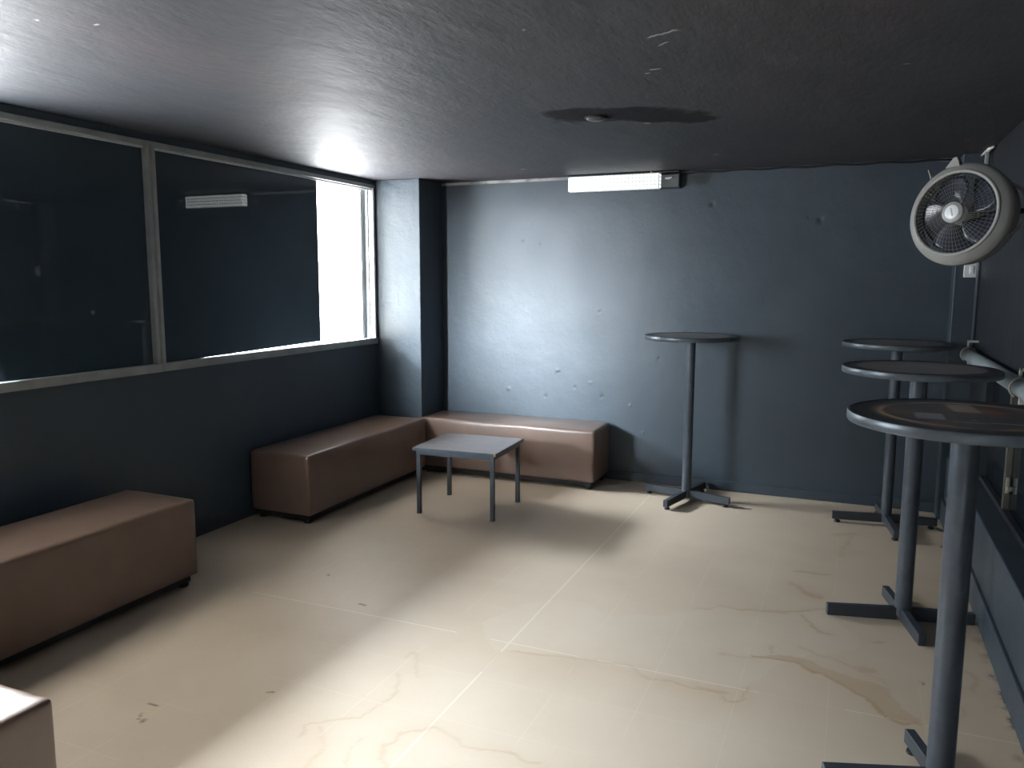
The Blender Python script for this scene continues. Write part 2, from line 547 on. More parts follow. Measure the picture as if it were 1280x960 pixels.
# ------------------------------------------------------------------ ceiling
def ceil_attrs(P):
    x, y = P[:, 0], P[:, 1]
    wx = x + (fbm(x, y, 10) - .5) * .10
    wy = y + (fbm(x + 4, y + 1, 10) - .5) * .10
    d = seg_dist(wx, wy, [(2.15, -2.03), (2.28, -2.0), (2.40, -1.97), (2.58, -1.80)])
    w = .12 + .09 * fbm(x, y, 6)
    soot = np.clip((w - d) / .05, 0, 1) * .78
    bare = np.zeros(len(x))
    for (cx, cy, ln, an, t) in ((2.77, -3.05, .05, -.4, .004), (2.75, -2.95, .03, -.7, .003), (3.455, -2.408, .004, 0, .005), (1.282, -3.766, .005, .3, .005), (1.16, -3.86, .003, 0, .004),
                                (2.62, -2.62, .003, 0, .004), (2.4, -3.25, .003, .2, .004), (2.66, -2.66, .02, .2, .002), (2.55, -.66, .01, 0, .007), (1.27, -.5, .01, 0, .007), (2.4, -1.73, .008, 0, .005)):
        L = [(cx - ln * math.cos(an), cy - ln * math.sin(an)), (cx + ln * math.cos(an), cy + ln * math.sin(an))]
        bare = np.maximum(bare, np.exp(-(seg_dist(x, y + (fbm(x, y, 40) - .5) * .02, L) / t) ** 4))
    e = np.clip((.035 + y) / .02, 0, 1) * np.clip(fbm(x, y, 18) * 4 - 1.9, 0, 1) * np.clip((2.4 - x) / .8, .25, 1)
    bare = np.maximum(bare, e * .7)
    return {'soot': soot, 'bare': np.clip(bare, 0, 1)}
grid('ceiling', (-.02, 0.02, H), (XR + .1, 0, 0), (0, YF - .02, 0), 460, 700, M['ceiling'], ceil_attrs)

# ------------------------------------------------------------------ back wall with chips and bare top edge
CHIPS = [(1.128, 1.668, .035, -1), (1.345, .774, .012, 1), (1.352, .768, .010, -1), (1.687, .603, .012, -1), (2.43, 1.953, .016, -1), (3.111, 1.83, .018, -1), (3.04, 1.85, .008, -1), (1.06, 1.73, .010, -1),
         (1.20, 1.71, .008, -1), (1.60, .70, .008, 1), (1.48, .66, .009, -1), (1.66, 1.22, .008, -1), (2.0, .36, .008, 1), (2.1, .9, .007, -1), (3.0, .62, .007, 1), (.95, .62, .012, 1), (1.25, .58, .010, -1), (1.9, .55, .01, 1)]
def back_attrs(P):
    x, z = P[:, 0], P[:, 2]
    top = np.clip((z - (H - .022)) / .006, 0, 1)
    bare = top * np.clip((1.55 - x) / .5, 0, 1) * np.clip(.75 + (fbm(x, z, 12) - .5) * 2, 0, 1)
    bare = np.maximum(bare, top * np.clip(fbm(x, z + x * .3, 9) * 5 - 3.0, 0, 1) * .4)
    soot = np.zeros(len(x))
    for (cx, cz, r, s) in CHIPS:
        d = np.hypot(x - cx, z - cz)
        if s < 0 and r < .03:
            soot = np.maximum(soot, np.exp(-(d / r) ** 4) * .6)
    # plaster damage behind and right of the lamp gear box
    dd = seg_dist(x + (fbm(x, z, 20) - .5) * .06, z + (fbm(x + 2, z, 20) - .5) * .06, [(2.2, 2.12), (2.38, 2.13)])
    soot = np.maximum(soot, np.clip((.05 - dd) / .03, 0, 1) * .7)
    return {'bare': np.clip(bare, 0, 1), 'soot': soot}
def back_disp(P):
    x, z = P[:, 0], P[:, 2]
    y = P[:, 1].copy()
    for (cx, cz, r, s) in CHIPS:
        d = np.hypot(x - cx, z - cz)
        if r > .03:
            y += np.exp(-((d - r * .7) / .009) ** 2) * .0025 + np.exp(-(d / (r * .6)) ** 4) * .002
        else:
            y += -s * np.exp(-(d / r) ** 2) * .004
    y = np.minimum(y + (fbm(x, z, 2.2) - .5) * .004, .012)
    Q = P.copy(); Q[:, 1] = y
    return Q
grid('wall_back', (-.1, 0, 0), (XR + .2, 0, 0), (0, 0, H), 520, 280, M['wallback'], back_attrs, disp=back_disp)

# ------------------------------------------------------------------ left wall with window openings
TH = .085    # wall thickness
W2 = (-2.42, -.352)
W1 = (-4.50, -2.42)
bm = BM()
box(bm, -TH, 0, YF, .1, 0, WB)                    # below windows
box(bm, -TH, 0, YF, .1, WT, H + .05)              # lintel
box(bm, -TH, 0, W2[1], .1, WB, WT)                # pier by the corner
box(bm, -TH, 0, YF, W1[0], WB, WT)                # pier behind camera
link('wall_left', bm, M['wall'], kind='structure')

bm = BM()
bev_box(bm, -.01, .384, -.346, .03, 0, H, .004, 2)
link('wall_column', bm, M['wall'], kind='structure')

# window_1 (near) and window_2 (far)
def window(n, y0, y1, panes, opening):
    root = bpy.data.objects.new('window_%d' % n, None)
    COL.objects.link(root)
    root['kind'] = 'structure'
    root.location = (0, (y0 + y1) / 2, WB)
    cy, cz = -(y0 + y1) / 2, -WB
    def put(name, bm, mat, **k):
        for v in bm.verts:
            v.co.y += cy
            v.co.z += cz
        o = link(name, bm, mat, root, kind='structure', **k)
        return o
    fw = .021
    bm = BM()
    bev_box(bm, -.055, .012, y0, y1, WT - .028, WT, .003)
    bev_box(bm, -.055, .016, y0, y1, WB, WB + .044, .003)
    bev_box(bm, -.055, .012, y0 + .008, y0 + fw + .008, WB + .04, WT - .024, .003)
    bev_box(bm, -.055, .012, y1 - fw - .008, y1 - .008, WB + .04, WT - .024, .003)
    put('window_frame', bm, M['alu'])
    bm = BM()   # sliding track lips
    bev_box(bm, -.052, -.045, y0 + fw, y1 - fw, WT - .045, WT - .026, .001, 1)
    bev_box(bm, -.012, -.006, y0 + fw, y1 - fw, WT - .040, WT - .026, .001, 1)
    put('track', bm, M['aluwhite'])
    for (a, b, za, zb) in panes:
        bm = BM()   # dark sheet, its lower edge slightly out of level
        z0a, z0b = za, zb
        pts = [(a, z0a), (b, z0b), (b, WT - .03), (a, WT - .03)]
        f = [bm.verts.new((-.02, p[0], p[1])) for p in pts]
        g = [bm.verts.new((-.026, p[0], p[1])) for p in pts]
        bm.faces.new(f); bm.faces.new(g[::-1])
        for i in range(4):
            j = (i + 1) % 4
            bm.faces.new((f[j], f[i], g[i], g[j]))
        put('dark_pane', fix(bm), M['pane'])
    for (a, b) in opening:
        bm = BM()   # stiles of the slid-back sash at the jamb
        bev_box(bm, -.052, -.030, a, b, WB + .045, WT - .045, .003)
        bev_box(bm, -.050, -.034, a - .012, a, WB + .045, WT - .045, .002)
        bev_box(bm, -.030, -.018, b + .012, b + .026, WB + .044, WT - .03, .002)
        put('sash_stile', bm, M['aluwhite'])
    return root
window(2, W2[0], W2[1], [(-2.402, -1.018, WB + .040, WB + .062)], [(-.470, -.425)])
window(1, W1[0], W1[1], [(-3.27, -2.438, WB + .036, WB + .036)], [(-4.43, -4.385)])

# ------------------------------------------------------------------ right side: pillar, curb, glazing, upper wall
bm = BM()
bev_box(bm, 3.872, XR + .02, -.16, .03, 0, H, .005, 2)
link('wall_pillar', bm, M['wall'], kind='structure')
bm = BM()
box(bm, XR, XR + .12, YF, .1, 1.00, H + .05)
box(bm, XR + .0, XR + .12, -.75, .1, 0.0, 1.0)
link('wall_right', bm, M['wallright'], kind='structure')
bm = BM()
bev_box(bm, 3.905, XR + .10, YF, -.158, 0, .40, .006, 2)
link('trim_1', bm, M['wall'], kind='structure')
bm = BM()
bev_box(bm, 3.892, 3.906, YF, -.16, 0, .138, .003, 2)
link('baseboard_right', bm, M['wall'], kind='structure')
root = bpy.data.objects.new('window_3', None)
COL.objects.link(root)
root['kind'] = 'structure'
bm = BM()
box(bm, XR + .03, XR + .036, YF + .1, -.75, .40, 1.0)
link('dark_pane', bm, M['glassright'], root, kind='structure')
bm = BM()
bev_box(bm, XR + .004, XR + .03, -1.43, -1.395, .40, 1.0, .002)
link('mullion', bm, simple('tan_aluminium_mullion', (.12, .105, .085), .42, metal=.3, bstr=.05), root, kind='structure')
bm = BM()
bev_box(bm, XR + .008, XR + .024, -1.442, -1.43, .50, .575, .003)
bev_box(bm, XR + .012, XR + .040, -1.456, -1.44, .515, .535, .003)
link('latch', bm, simple('bright_latch_metal', (.48, .46, .40), .3, metal=.6, bstr=0), root, kind='structure')
bm = BM()
bev_box(bm, XR + .0, XR + .03, YF + .1, -.75, .40, .425, .003)
link('sill_track', bm, M['curbtop'], root, kind='structure')

# back wall skirting
bm = BM()
bev_box(bm, .385, 3.872, -.014, .004, 0, .066, .004, 2)
link('baseboard_back', bm, M['wall'], kind='structure')
bm = BM()
box(bm, -.1, XR + .1, YF - .1, YF, 0, H)
link('wall_front', bm, simple('rear_wall_fill_pale', (.72, .73, .74), .7), kind='structure')  # unseen wall set pale and close to bounce fill light

# outside: unseen slab added over the windows to keep the high sky out
bm = BM()
box(bm, -1.95, -TH, YF - 2, 3.0, 2.30, 2.45)
link('added_shade_slab', bm, M['exterior'], kind='structure')

# unseen fin added outside between the windows to block sidelong daylight
bm = BM()
box(bm, -1.95, -TH, W1[1] - .10, W1[1] + .10, -.2, 2.30)
link('added_shade_fin', bm, M['exterior'], kind='structure')

# ------------------------------------------------------------------ benches
def make_bench(name, label, L, W, Ht, loc, rz, seed, group):
    """upholstered box bench, length along local x, origin at floor centre"""
    t = thing(name, label, 'bench', loc, rz, group)
    z0 = .056
    bm = BM()
    box(bm, -L / 2, L / 2, -W / 2, W / 2, z0, Ht)
    cuts = [(0, int(L / .03)), (1, int(W / .03)), (2, 9)]
    for ax, n in cuts:
        lo, hi = ((-L / 2, L / 2), (-W / 2, W / 2), (z0, Ht))[ax]
        for i in range(1, n):
            no = [0, 0, 0]; no[ax] = 1
            co = [0, 0, 0]; co[ax] = lo + (hi - lo) * i / n
            bmesh.ops.bisect_plane(bm, geom=bm.verts[:] + bm.edges[:] + bm.faces[:], plane_co=co, plane_no=no)
        for q in (lo + .012, hi - .012):
            no = [0, 0, 0]; no[ax] = 1
            co = [0, 0, 0]; co[ax] = q
            bmesh.ops.bisect_plane(bm, geom=bm.verts[:] + bm.edges[:] + bm.faces[:], plane_co=co, plane_no=no)
    rs = np.random.RandomState(seed)
    ph = rs.rand(6) * 6
    r = .012
    for v in bm.verts:
        x, y, z = v.co
        # round the edges softly
        c = Vector((max(-L / 2 + r, min(L / 2 - r, x)), max(-W / 2 + r, min(W / 2 - r, y)), min(Ht - r, z)))
        d = v.co - c
        if d.length > r:
            v.co = c + d.normalized() * r
        # soft padding: faces crown a little, cover puckers
        nx, ny, nz = abs(x) / (L / 2), abs(y) / (W / 2), (z - z0) / (Ht - z0)
        pf = .0045
        if z > Ht - 1e-4:
            v.co.z += pf * (1 - nx ** 6) * (1 - ny ** 4) + .0016 * math.sin(9 * x + ph[0]) * math.sin(11 * y + ph[1])
            dc = math.hypot(L / 2 - abs(x), W / 2 - abs(y))
            v.co.z += .0022 * math.sin(95 * (abs(x) - .6 * abs(y)) + ph[3]) * math.exp(-(dc / .07) ** 2)
        if abs(abs(y) - W / 2) < 1e-4:
            s = 1 if y > 0 else -1
            v.co.y += s * (pf * .8 * (1 - nx ** 6) * (1 - (2 * nz - 1) ** 4) + .0022 * math.sin(7 * x + ph[2] + 3 * z))
        if abs(abs(x) - L / 2) < 1e-4:
            s = 1 if x > 0 else -1
            v.co.x += s * (pf * .7 * (1 - ny ** 4) * (1 - (2 * nz - 1) ** 4))
    body = link('upholstery', bm, M['vinyl'], t, smooth=True)
    sb = body.modifiers.new('soft', 'SUBSURF')
    sb.levels = 1; sb.render_levels = 1
    # welted seam round the top edge and down the four corners
    bm = BM()
    a, b, zt = L / 2 - .0045, W / 2 - .0045, Ht - .020
    ring = []
    rc = .02
    for (cx, cy, a0) in ((a - rc, b - rc, 0), (-a + rc, b - rc, 90), (-a + rc, -b + rc, 180), (a - rc, -b + rc, 270)):
        for k in range(5):
            an = R(a0 + 22.5 * k)
            ring.append((cx + (rc + .003) * math.cos(an), cy + (rc + .003) * math.sin(an), zt))
    tube(bm, ring + [ring[0]], .0016, 6, cap=False)
    link('top_seam', bm, M['piping'], t, smooth=True)
    bm = BM()
    bev_box(bm, -L / 2 + .025, L / 2 - .025, -W / 2 + .025, W / 2 - .025, .022, z0 + .004, .003)
    link('plinth', bm, M['plinth'], t)
    for sx in (-1, 1):
        for sy in (-1, 1):
            bm = BM()
            lathe(bm, [(0, 0), (.022, 0), (.026, .006), (.024, .024), (0, .024)], 16)
            for v in bm.verts:
                v.co.x += sx * (L / 2 - .05); v.co.y += sy * (W / 2 - .05)
            link('foot', fix(bm), M['rubber'], t, smooth=True, autos=40)
    return t
BG = 'brown vinyl box benches'
make_bench('bench', 'long brown vinyl box bench under the open window, left of the coffee table', 1.395, .43, .42, (.240, -1.1125, 0), R(90), 1, BG)
make_bench('bench', 'brown vinyl box bench along the back wall, right behind the coffee table', 1.366, .372, .42, (1.073, -.200, 0), 0, 2, BG)
make_bench('bench', 'brown vinyl box bench in shade under the dark windows, cut by the left photo edge', 1.46, .43, .42, (.318, -3.485, 0), R(90), 3, BG)
make_bench('bench', 'brightly lit bench corner poking into the bottom left corner of the photo', 1.40, .48, .43, (1.345, -4.965, 0), R(90), 5, BG)

# ------------------------------------------------------------------ coffee table
ct = thing('coffee_table', 'low square coffee table with worn grey top and four thin dark legs', 'table', (1.150, -1.085, 0), R(3))
bm = BM()
bev_box(bm, -.272, .272, -.250, .250, .403, .421, .003, 2)
link('table_top', bm, M['ctop'], ct)
bm = BM()
# edge strip round the top
for (x0, x1, y0, y1) in ((-.2745, .2745, -.2525, -.2495), (-.2745, .2745, .2495, .2525), (-.2745, -.2715, -.25, .25), (.2715, .2745, -.25, .25)):
    box(bm, x0, x1, y0, y1, .402, .4205)
link('edge_band', bm, M['steel'], ct)
bm = BM()
bev_box(bm, .262, .2755, -.2538, -.240, .405, .4225, .003)
link('chipped_edge', bm, M['chip'], ct)['label'] = 'pale bare chipboard where the corner edging is broken'
bm = BM()
for (x0, x1, y0, y1) in ((-.25, .25, -.235, -.213), (-.25, .25, .213, .235), (-.257, -.235, -.23, .23), (.235, .257, -.23, .23)):
    bev_box(bm, x0, x1, y0, y1, .375, .403, .002, 1)
link('frame', bm, M['steel'], ct)
for sx in (-1, 1):
    for sy in (-1, 1):
        bm = BM()
        bev_box(bm, -.0125, .0125, -.0125, .0125, .004, .404, .002, 1)
        bev_box(bm, -.0135, .0135, -.0135, .0135, 0, .012, .002, 1)
        for v in bm.verts:
            v.co.x += sx * .245; v.co.y += sy * .223
        link('leg', bm, M['steel'], ct)

# ------------------------------------------------------------------ bar tables
ZT, RT = 1.093, .296
def disc_attr(kind, rz):
    def f(P):
        x, y = P[:, 0], P[:, 1]
        ca, sa = math.cos(rz), math.sin(rz)
        r = np.hypot(x, y)
        a = np.arctan2(y, x)
        base = np.tile(np.array([.020, .021, .024]), (len(x), 1))
        def put(mask, col, k=1.0):
            mk = (np.clip(mask, 0, 1) * k)[:, None]
            base[:] = base * (1 - mk) + np.array(col) * mk
        inner = np.clip((.245 - r) / .006, 0, 1)
        n = fbm(x + 1, y + 2, 9)
        if kind == 'near':
            put(inner, (.11, .10, .095))
            put(np.exp(-((r - .215) / .008) ** 2) * np.clip(fbm(x, y, 7) * 3 - .7, .15, 1), (.95, .62, .36), .95)
            put(inner * np.clip(n * 3 - 1.3, 0, 1), (.30, .17, .11), .8)
            def rect(cx, cy, w, h, an, col, k=.9):
                u = (x - cx) * math.cos(an) + (y - cy) * math.sin(an)
                v = -(x - cx) * math.sin(an) + (y - cy) * math.cos(an)
                put(np.clip((w - np.abs(u)) / .004, 0, 1) * np.clip((h - np.abs(v)) / .004, 0, 1), col, k)
            rect(-.096, -.055, .036, .050, 0, (.48, .50, .52))
            for i in range(5):
                rect(-.096, -.095 + i * .02, .026, .003, 0, (.12, .12, .13), .7)
            rect(.000, .12, .035, .07, .1, (.62, .48, .38), .85)
            rect(-.010, -.125, .040, .006, 0, (.6, .65, .7))
            rect(.095, -.112, .060, .006, 0, (.6, .65, .7))
            rect(.07, .09, .022, .05, .3, (.38, .08, .05), .8)
            put(np.exp(-((r - .265) / .004) ** 2), (.12, .07, .05), .5)
        else:
            put(inner, (.34, .30, .28), .9)
            put(np.exp(-((r - .240) / .005) ** 2), (.22, .18, .14), .5)
            put(inner * np.clip(n * 3.4 - 1.6, 0, 1), (.50, .45, .40), .6)
        for (cx, cy) in (RNG.rand(8, 2) - .5) * .44:
            put(np.exp(-(np.hypot(x - cx, y - cy) / .006) ** 4), (.7, .6, .6), .9)
        return base
    return f

def make_bar_table(label, x, y, rz, kind, pr=.034, arms=(.31, .26, .31, .26), leg_an=13, low=False):
    t = thing('bar_table', label, 'bar table', (x, y, 0), rz, 'round standing bar tables')
    # top: disc grid with printed face
    nr, na = 44, 120
    rr = np.linspace(0, RT - .004, nr)
    V = [(0, 0, ZT)]
    for r in rr[1:]:
        for k in range(na):
            a = 2 * PI * k / na
            V.append((r * math.cos(a), r * math.sin(a), ZT))
    F = [(0, 1 + k, 1 + (k + 1) % na) for k in range(na)]
    for i in range(nr - 2):
        o = 1 + i * na
        for k in range(na):
            j = (k + 1) % na
            F.append((o + k, o + na + k, o + na + j, o + j))
    o = 1 + (nr - 2) * na
    n0 = len(V)
    for k in range(na):
        a = 2 * PI * k / na
        V.append(((RT - .004) * math.cos(a), (RT - .004) * math.sin(a), ZT - .024))
    for k in range(na):
        j = (k + 1) % na
        F.append((o + k, n0 + k, n0 + j, o + j))
    F.append(tuple(n0 + k for k in range(na))[::-1])
    me = bpy.data.meshes.new('table_top')
    me.from_pydata(V, [], F)
    P = np.array(V)
    at = me.attributes.new('print', 'FLOAT_COLOR', 'POINT')
    c = disc_attr(kind, rz)(P)
    at.data.foreach_set('color', np.concatenate([c, np.ones((len(c), 1))], 1).astype(np.float32).ravel())
    top = bpy.data.objects.new('table_top', me)
    COL.objects.link(top)
    me.materials.append(M['tabletop'])
    top.parent = t
    bm = BM()
    lathe(bm, [(RT - .0045, ZT - .027), (RT + .001, ZT - .026), (RT + .003, ZT - .022), (RT + .003, ZT - .004), (RT + .001, ZT + .0005), (RT - .0045, ZT + .001)], 96)
    link('edge_band', fix(bm), M['edge'], t, smooth=True, autos=50)
    bm = BM()
    lathe(bm, [(0, ZT - .034), (.085, ZT - .034), (.09, ZT - .031), (.09, ZT - .0245), (0, ZT - .0245)], 40)
    link('mounting_plate', fix(bm), M['steel'], t, smooth=True, autos=40)
    bm = BM()
    lathe(bm, [(0, .022), (pr, .022), (pr, ZT - .033), (0, ZT - .033)], 40)
    link('pole', fix(bm), M['steel'], t, smooth=True, autos=40)
    # cross base: four flat bars with adjustable glides at the tips
    for k in range(4):
        an = R(leg_an + 90 * k)
        L = arms[k]
        bm = BM()
        vs, fs = box(bm, pr * .7, L, -.015, .015, .001 if low else .020, .055 if low else .070)
        # tip slightly lower than the hub
        for v in vs:
            if v.co.x > .1 and v.co.z > .05:
                v.co.z -= .006
        bmesh.ops.bevel(bm, geom=bm.edges[:], offset=.002, segments=1, affect='EDGES')
        bm.transform(Matrix.Rotation(an, 4, 'Z'))
        leg = link('base_arm', fix(bm), M['barbase'], t)
        if low:
            continue
        bm = BM()
        lathe(bm, [(0, 0), (.015, 0), (.018, .004), (.016, .012), (.007, .014), (.007, .022), (0, .022)], 16)
        for v in bm.verts:
            v.co.x += (L - .03) * math.cos(an); v.co.y += (L - .03) * math.sin(an)
        link('glide', fix(bm), M['rubber'], leg, smooth=True, autos=40)
    return t
make_bar_table('tall round bar table standing alone by the back wall beyond the bench', 2.385, -.345, 0, 'far', .030, (.30, .28, .30, .31), -14)
make_bar_table('tall round bar table in the back right corner beneath the fan, behind two others', 3.583, -.42, 0, 'far', .030, (.275, .28, .30, .31), 8)
make_bar_table('middle one of the three round bar tables lined along the right curb', 3.602, -1.845, 0, 'far', .034, (.285, .26, .31, .26), 13, True)
make_bar_table('nearest round bar table with stained printed top, cut off by the right photo edge', 3.632, -3.10, 0, 'near', .036, (.258, .22, .32, .26), 17)

# ------------------------------------------------------------------ wall lamp
lamp = thing('wall_lamp', 'lit fluorescent batten lamp with white grid diffuser high on the back wall', 'lamp', (1.825, 0, 2.112))
bm = BM()
bev_box(bm, -.385, .395, -.040, .0, -.050, .048, .004)
bev_box(bm, -.388, .395, -.094, -.0, .0505, .0575, .002)  # dark top lip added to keep lamp light off the ceiling
link('housing', bm, M['housing'], lamp)
bm = BM()
box(bm, -.385, .265, -.088, -.034, -.052, .0502)
bmesh.ops.bevel(bm, geom=[e for e in bm.edges if abs(e.verts[0].co.y + .088) < 1e-4 or abs(e.verts[1].co.y + .088) < 1e-4], offset=.006, segments=3, affect='EDGES')
link('diffuser', bm, M['diffuser'], lamp, smooth=True, autos=35)
bm = BM()
bev_box(bm, .270, .395, -.070, -.036, -.046, .040, .006)
link('gear_box', bm, M['lampbox'], lamp)
bm = BM()
bev_box(bm, .300, .335, -.076, -.068, .006, .020, .002)
bev_box(bm, .330, .350, -.082, -.068, .012, .020, .002)
link('clip', bm, M['strip'], lamp)
bm = BM()
bev_box(bm, .205, .212, -.095, -.03, .046, .062, .001)
bev_box(bm, .17, .19, -.07, -.03, .05, .058, .001)
link('bracket', bm, M['strip'], lamp)
bm = BM()
tube(bm, [(.30, -.045, .040), (.31, -.05, .055), (.36, -.045, .052), (.40, -.03, .04), (.43, -.02, .045)], .004, 6)
link('flex', bm, M['cable'], lamp, smooth=True)

# cable running on from the lamp along the ceiling line
bm = BM()
pts = [(2.255, -.012, 2.155)]
for i in range(1, 22):
    x = 2.255 + (3.86 - 2.255) * i / 21
    pts.append((x, -.010, 2.163 + .004 * math.sin(i * 1.7)))
tube(bm, pts, .006, 6)
tag(link('cable', bm, M['cable'], smooth=True), 'black cable running along the top of the back wall right of the lamp', 'cable')

# ceiling cover
rose = thing('ceiling_cover', 'small round grey cover plate on the ceiling inside a dark sooty patch', 'ceiling cover', (2.222, -1.95, H))
bm = BM()
lathe(bm, [(0, -.016), (.030, -.015), (.043, -.010), (.046, -.003), (.046, 0.0005)], 32)
link('cover', fix(bm), M['rose'], rose, smooth=True, autos=50)
bm = BM()
lathe(bm, [(.0465, 0.0005), (.052, -.001), (.052, -.006), (.0465, -.008)], 32, close=True)
link('rim', fix(bm), M['black'], rose, smooth=True, autos=50)

# ------------------------------------------------------------------ fan
F0 = Vector((3.700, -1.75, 1.722))
fan = thing('drum_fan', 'round grey drum fan with white centre badge hung up in the right back corner', 'fan', F0)
fan.rotation_euler = (R(-6.0), 0, R(-34))
fan.scale = (.82, .82, .82)       # local -y faces the room
RG = .203    # grille radius
def ax(prof, n=72, close=False):
    bm = BM(); lathe(bm, prof, n, 'Y', close); return fix(bm)
link('drum', ax([(.212, -.012), (.222, -.004), (.240, .012), (.254, .030), (.257, .045), (.250, .055), (.238, .075), (.238, .105), (.244, .120), (.240, .128), (.230, .120), (.228, .075), (.232, .050), (.226, .030), (.214, .006), (.206, -.006)], 96, True), M['fangrey'], fan, smooth=True, autos=50)
link('grille_ring', ax([(RG - .006, -.012), (RG + .004, -.018), (RG + .011, -.014), (RG + .012, -.006), (RG + .004, -.002), (RG - .005, -.004)], 96, True), M['fangrey'], fan, smooth=True)
bm = BM()
def dome(r):
    return -.012 - .020 * (1 - (r / RG) ** 2)
for k in range(60):
    a = 2 * PI * k / 60
    pts = []
    for r in (.045, .085, .125, .165, RG):
        aa = a + .10 * (r / RG)
        pts.append((r * math.cos(aa), dome(r), r * math.sin(aa)))
    tube(bm, pts, .0008, 4, cap=False)
for r in (.065, .085, .105, .125, .145, .165, .185):
    pts = [(r * math.cos(2 * PI * k / 48), dome(r) + .0015, r * math.sin(2 * PI * k / 48)) for k in range(49)]
    tube(bm, pts, .0007, 4, cap=False)
link('front_grille', bm, M['fanwire'], fan, smooth=True)
bm = BM()
for k in range(36):
    a = 2 * PI * k / 36
    tube(bm, [(.05 * math.cos(a),   .122, .05 * math.sin(a)), (.14 * math.cos(a), .128, .14 * math.sin(a)), (.238 * math.cos(a), .120, .238 * math.sin(a))], .0014, 4, cap=False)
for r in (.09, .14, .19):
    tube(bm, [(r * math.cos(2 * PI * k / 40), .126, r * math.sin(2 * PI * k / 40)) for k in range(41)], .0014, 4, cap=False)
link('rear_grille', bm, M['fanwire'], fan, smooth=True)
link('hub_cap', ax([(0, -.040), (.046, -.040), (.052, -.036), (.054, -.026), (.050, -.022), (0, -.022)], 40), M['fancap'], fan, smooth=True, autos=40)
bdg = link('badge', ax([(0, -.0445), (.030, -.0440), (.035, -.0415), (.035, -.0395), (0, -.0395)], 40), M['badge'], fan, smooth=True, autos=50)
bdg['label'] = 'white round centre badge with a grey slanting stroke'
bm = BM()
bev_box(bm, -.0035, .0035, -.0460, -.0438, -.020, .020, .0005, 1)
bm.transform(Matrix.Rotation(R(-18), 4, 'Y'))
link('badge_stroke', bm, M['badgemark'], bdg)
for k in range(5):
    bm = BM()
    n, mseg = 8, 8
    g = []
    for i in range(n + 1):
        r = .045 + (.190 - .045) * i / n
        wd = R(32) * (.65 + .5 * math.sin(PI * i / n * .8))
        row = []
        for j in range(mseg + 1):
            s = j / mseg - .5
            a = 2 * PI * k / 5 + R(100) + s * 2 * wd + .35 * (i / n)
            row.append(bm.verts.new((r * math.cos(a), .055 + s * .055 - .012 * (1 - 4 * s * s), r * math.sin(a))))
        g.append(row)
    for i in range(n):
        for j in range(mseg):
            bm.faces.new((g[i][j], g[i + 1][j], g[i + 1][j + 1], g[i][j + 1]))
    b = link('blade', fix(bm), M['fanblade'], fan, smooth=True)
    so = b.modifiers.new('thick', 'SOLIDIFY'); so.thickness = .003
link('motor', ax([(0, .020), (.045, .022), (.050, .035), (.050, .10), (.06, .105), (.06, .15), (.05, .162), (0, .165)], 40), M['fancap'], fan, smooth=True, autos=40)
bm = BM()   # carrying handle on the right flank
hp = []
for k in range(13):
    a = R(36 - 60 * k / 12)
    rr = .243 + .034 * min(1, 4.5 * min(k, 12 - k) / 12)
    hp.append((rr * math.cos(a), .10, rr * math.sin(a)))
tube(bm, hp, .0075, 8)
link('handle', bm, M['fangrey'], fan, smooth=True)
bm = BM()   # clamp lug on top where the fan hangs
g = [(-.055, .232), (-.035, .256), (-.020, .282), (.0, .286), (.010, .262), (.020, .238)]
v0 = [bm.verts.new((x - .035, .006, z)) for x, z in g]
v1 = [bm.verts.new((x - .035, .040, z)) for x, z in g]
bm.faces.new(v0); bm.faces.new(v1[::-1])
for i in range(len(g)):
    j = (i + 1) % len(g)
    bm.faces.new((v0[j], v0[i], v1[i], v1[j]))
bmesh.ops.bevel(bm, geom=bm.edges[:], offset=.003, segments=1, affect='EDGES')
link('mounting_lug', fix(bm), M['fangrey'], fan)
bm = BM()   # wall arm from the motor back to the right wall, where it is held up
inv = (Matrix.Translation(F0) @ fan.rotation_euler.to_matrix().to_4x4() @ Matrix.Scale(.82, 4)).inverted()
def loc(p):
    return tuple(inv @ Vector(p))
tube(bm, [(0, .160, 0), (0, .20, 0), loc((3.90, -1.60, 1.735)), loc((3.998, -1.60, 1.735))], .014, 8)
link('wall_arm', bm, M['barbase'], fan, smooth=True)
bm = BM()   # supply cord leaving the drum at upper left
A = Vector((-.165, .03, .185))
tube(bm, [A, A + Vector((-.012, .0, .03)), A + Vector((-.028, .01, .055)), A + Vector((-.045, .05, .06)), A + Vector((-.06, .12, .03)), A + Vector((-.04, .17, -.02)), (-.05, .17, .03), (-.02, .16, .01)], .0042, 6)
link('power_cord', bm, M['fangrey'], fan, smooth=True)

# switch plate on the pillar
sw = thing('wall_switch', 'white square switch plate on the dark pillar just below the fan', 'switch', (3.957, -.16, 1.512))
bm = BM()
bev_box(bm, -.040, .040, -.012, .0, -.045, .045, .004)
link('plate', bm, M['plate'], sw)
bm = BM()
bev_box(bm, -.010, .010, -.019, -.010, -.022, .022, .003)
link('rocker', bm, simple('white_rocker', (.85, .86, .86), .25, var=.02, bstr=0), sw)

# vertical conduit where pillar meets right wall
bm = BM()
tube(bm, [(3.992, -.178, H), (3.992, -.178, 1.02)], .012, 10)
tag(link('conduit', bm, M['conduit'], smooth=True), 'thin painted conduit running down the pillar corner beside the switch', 'conduit')

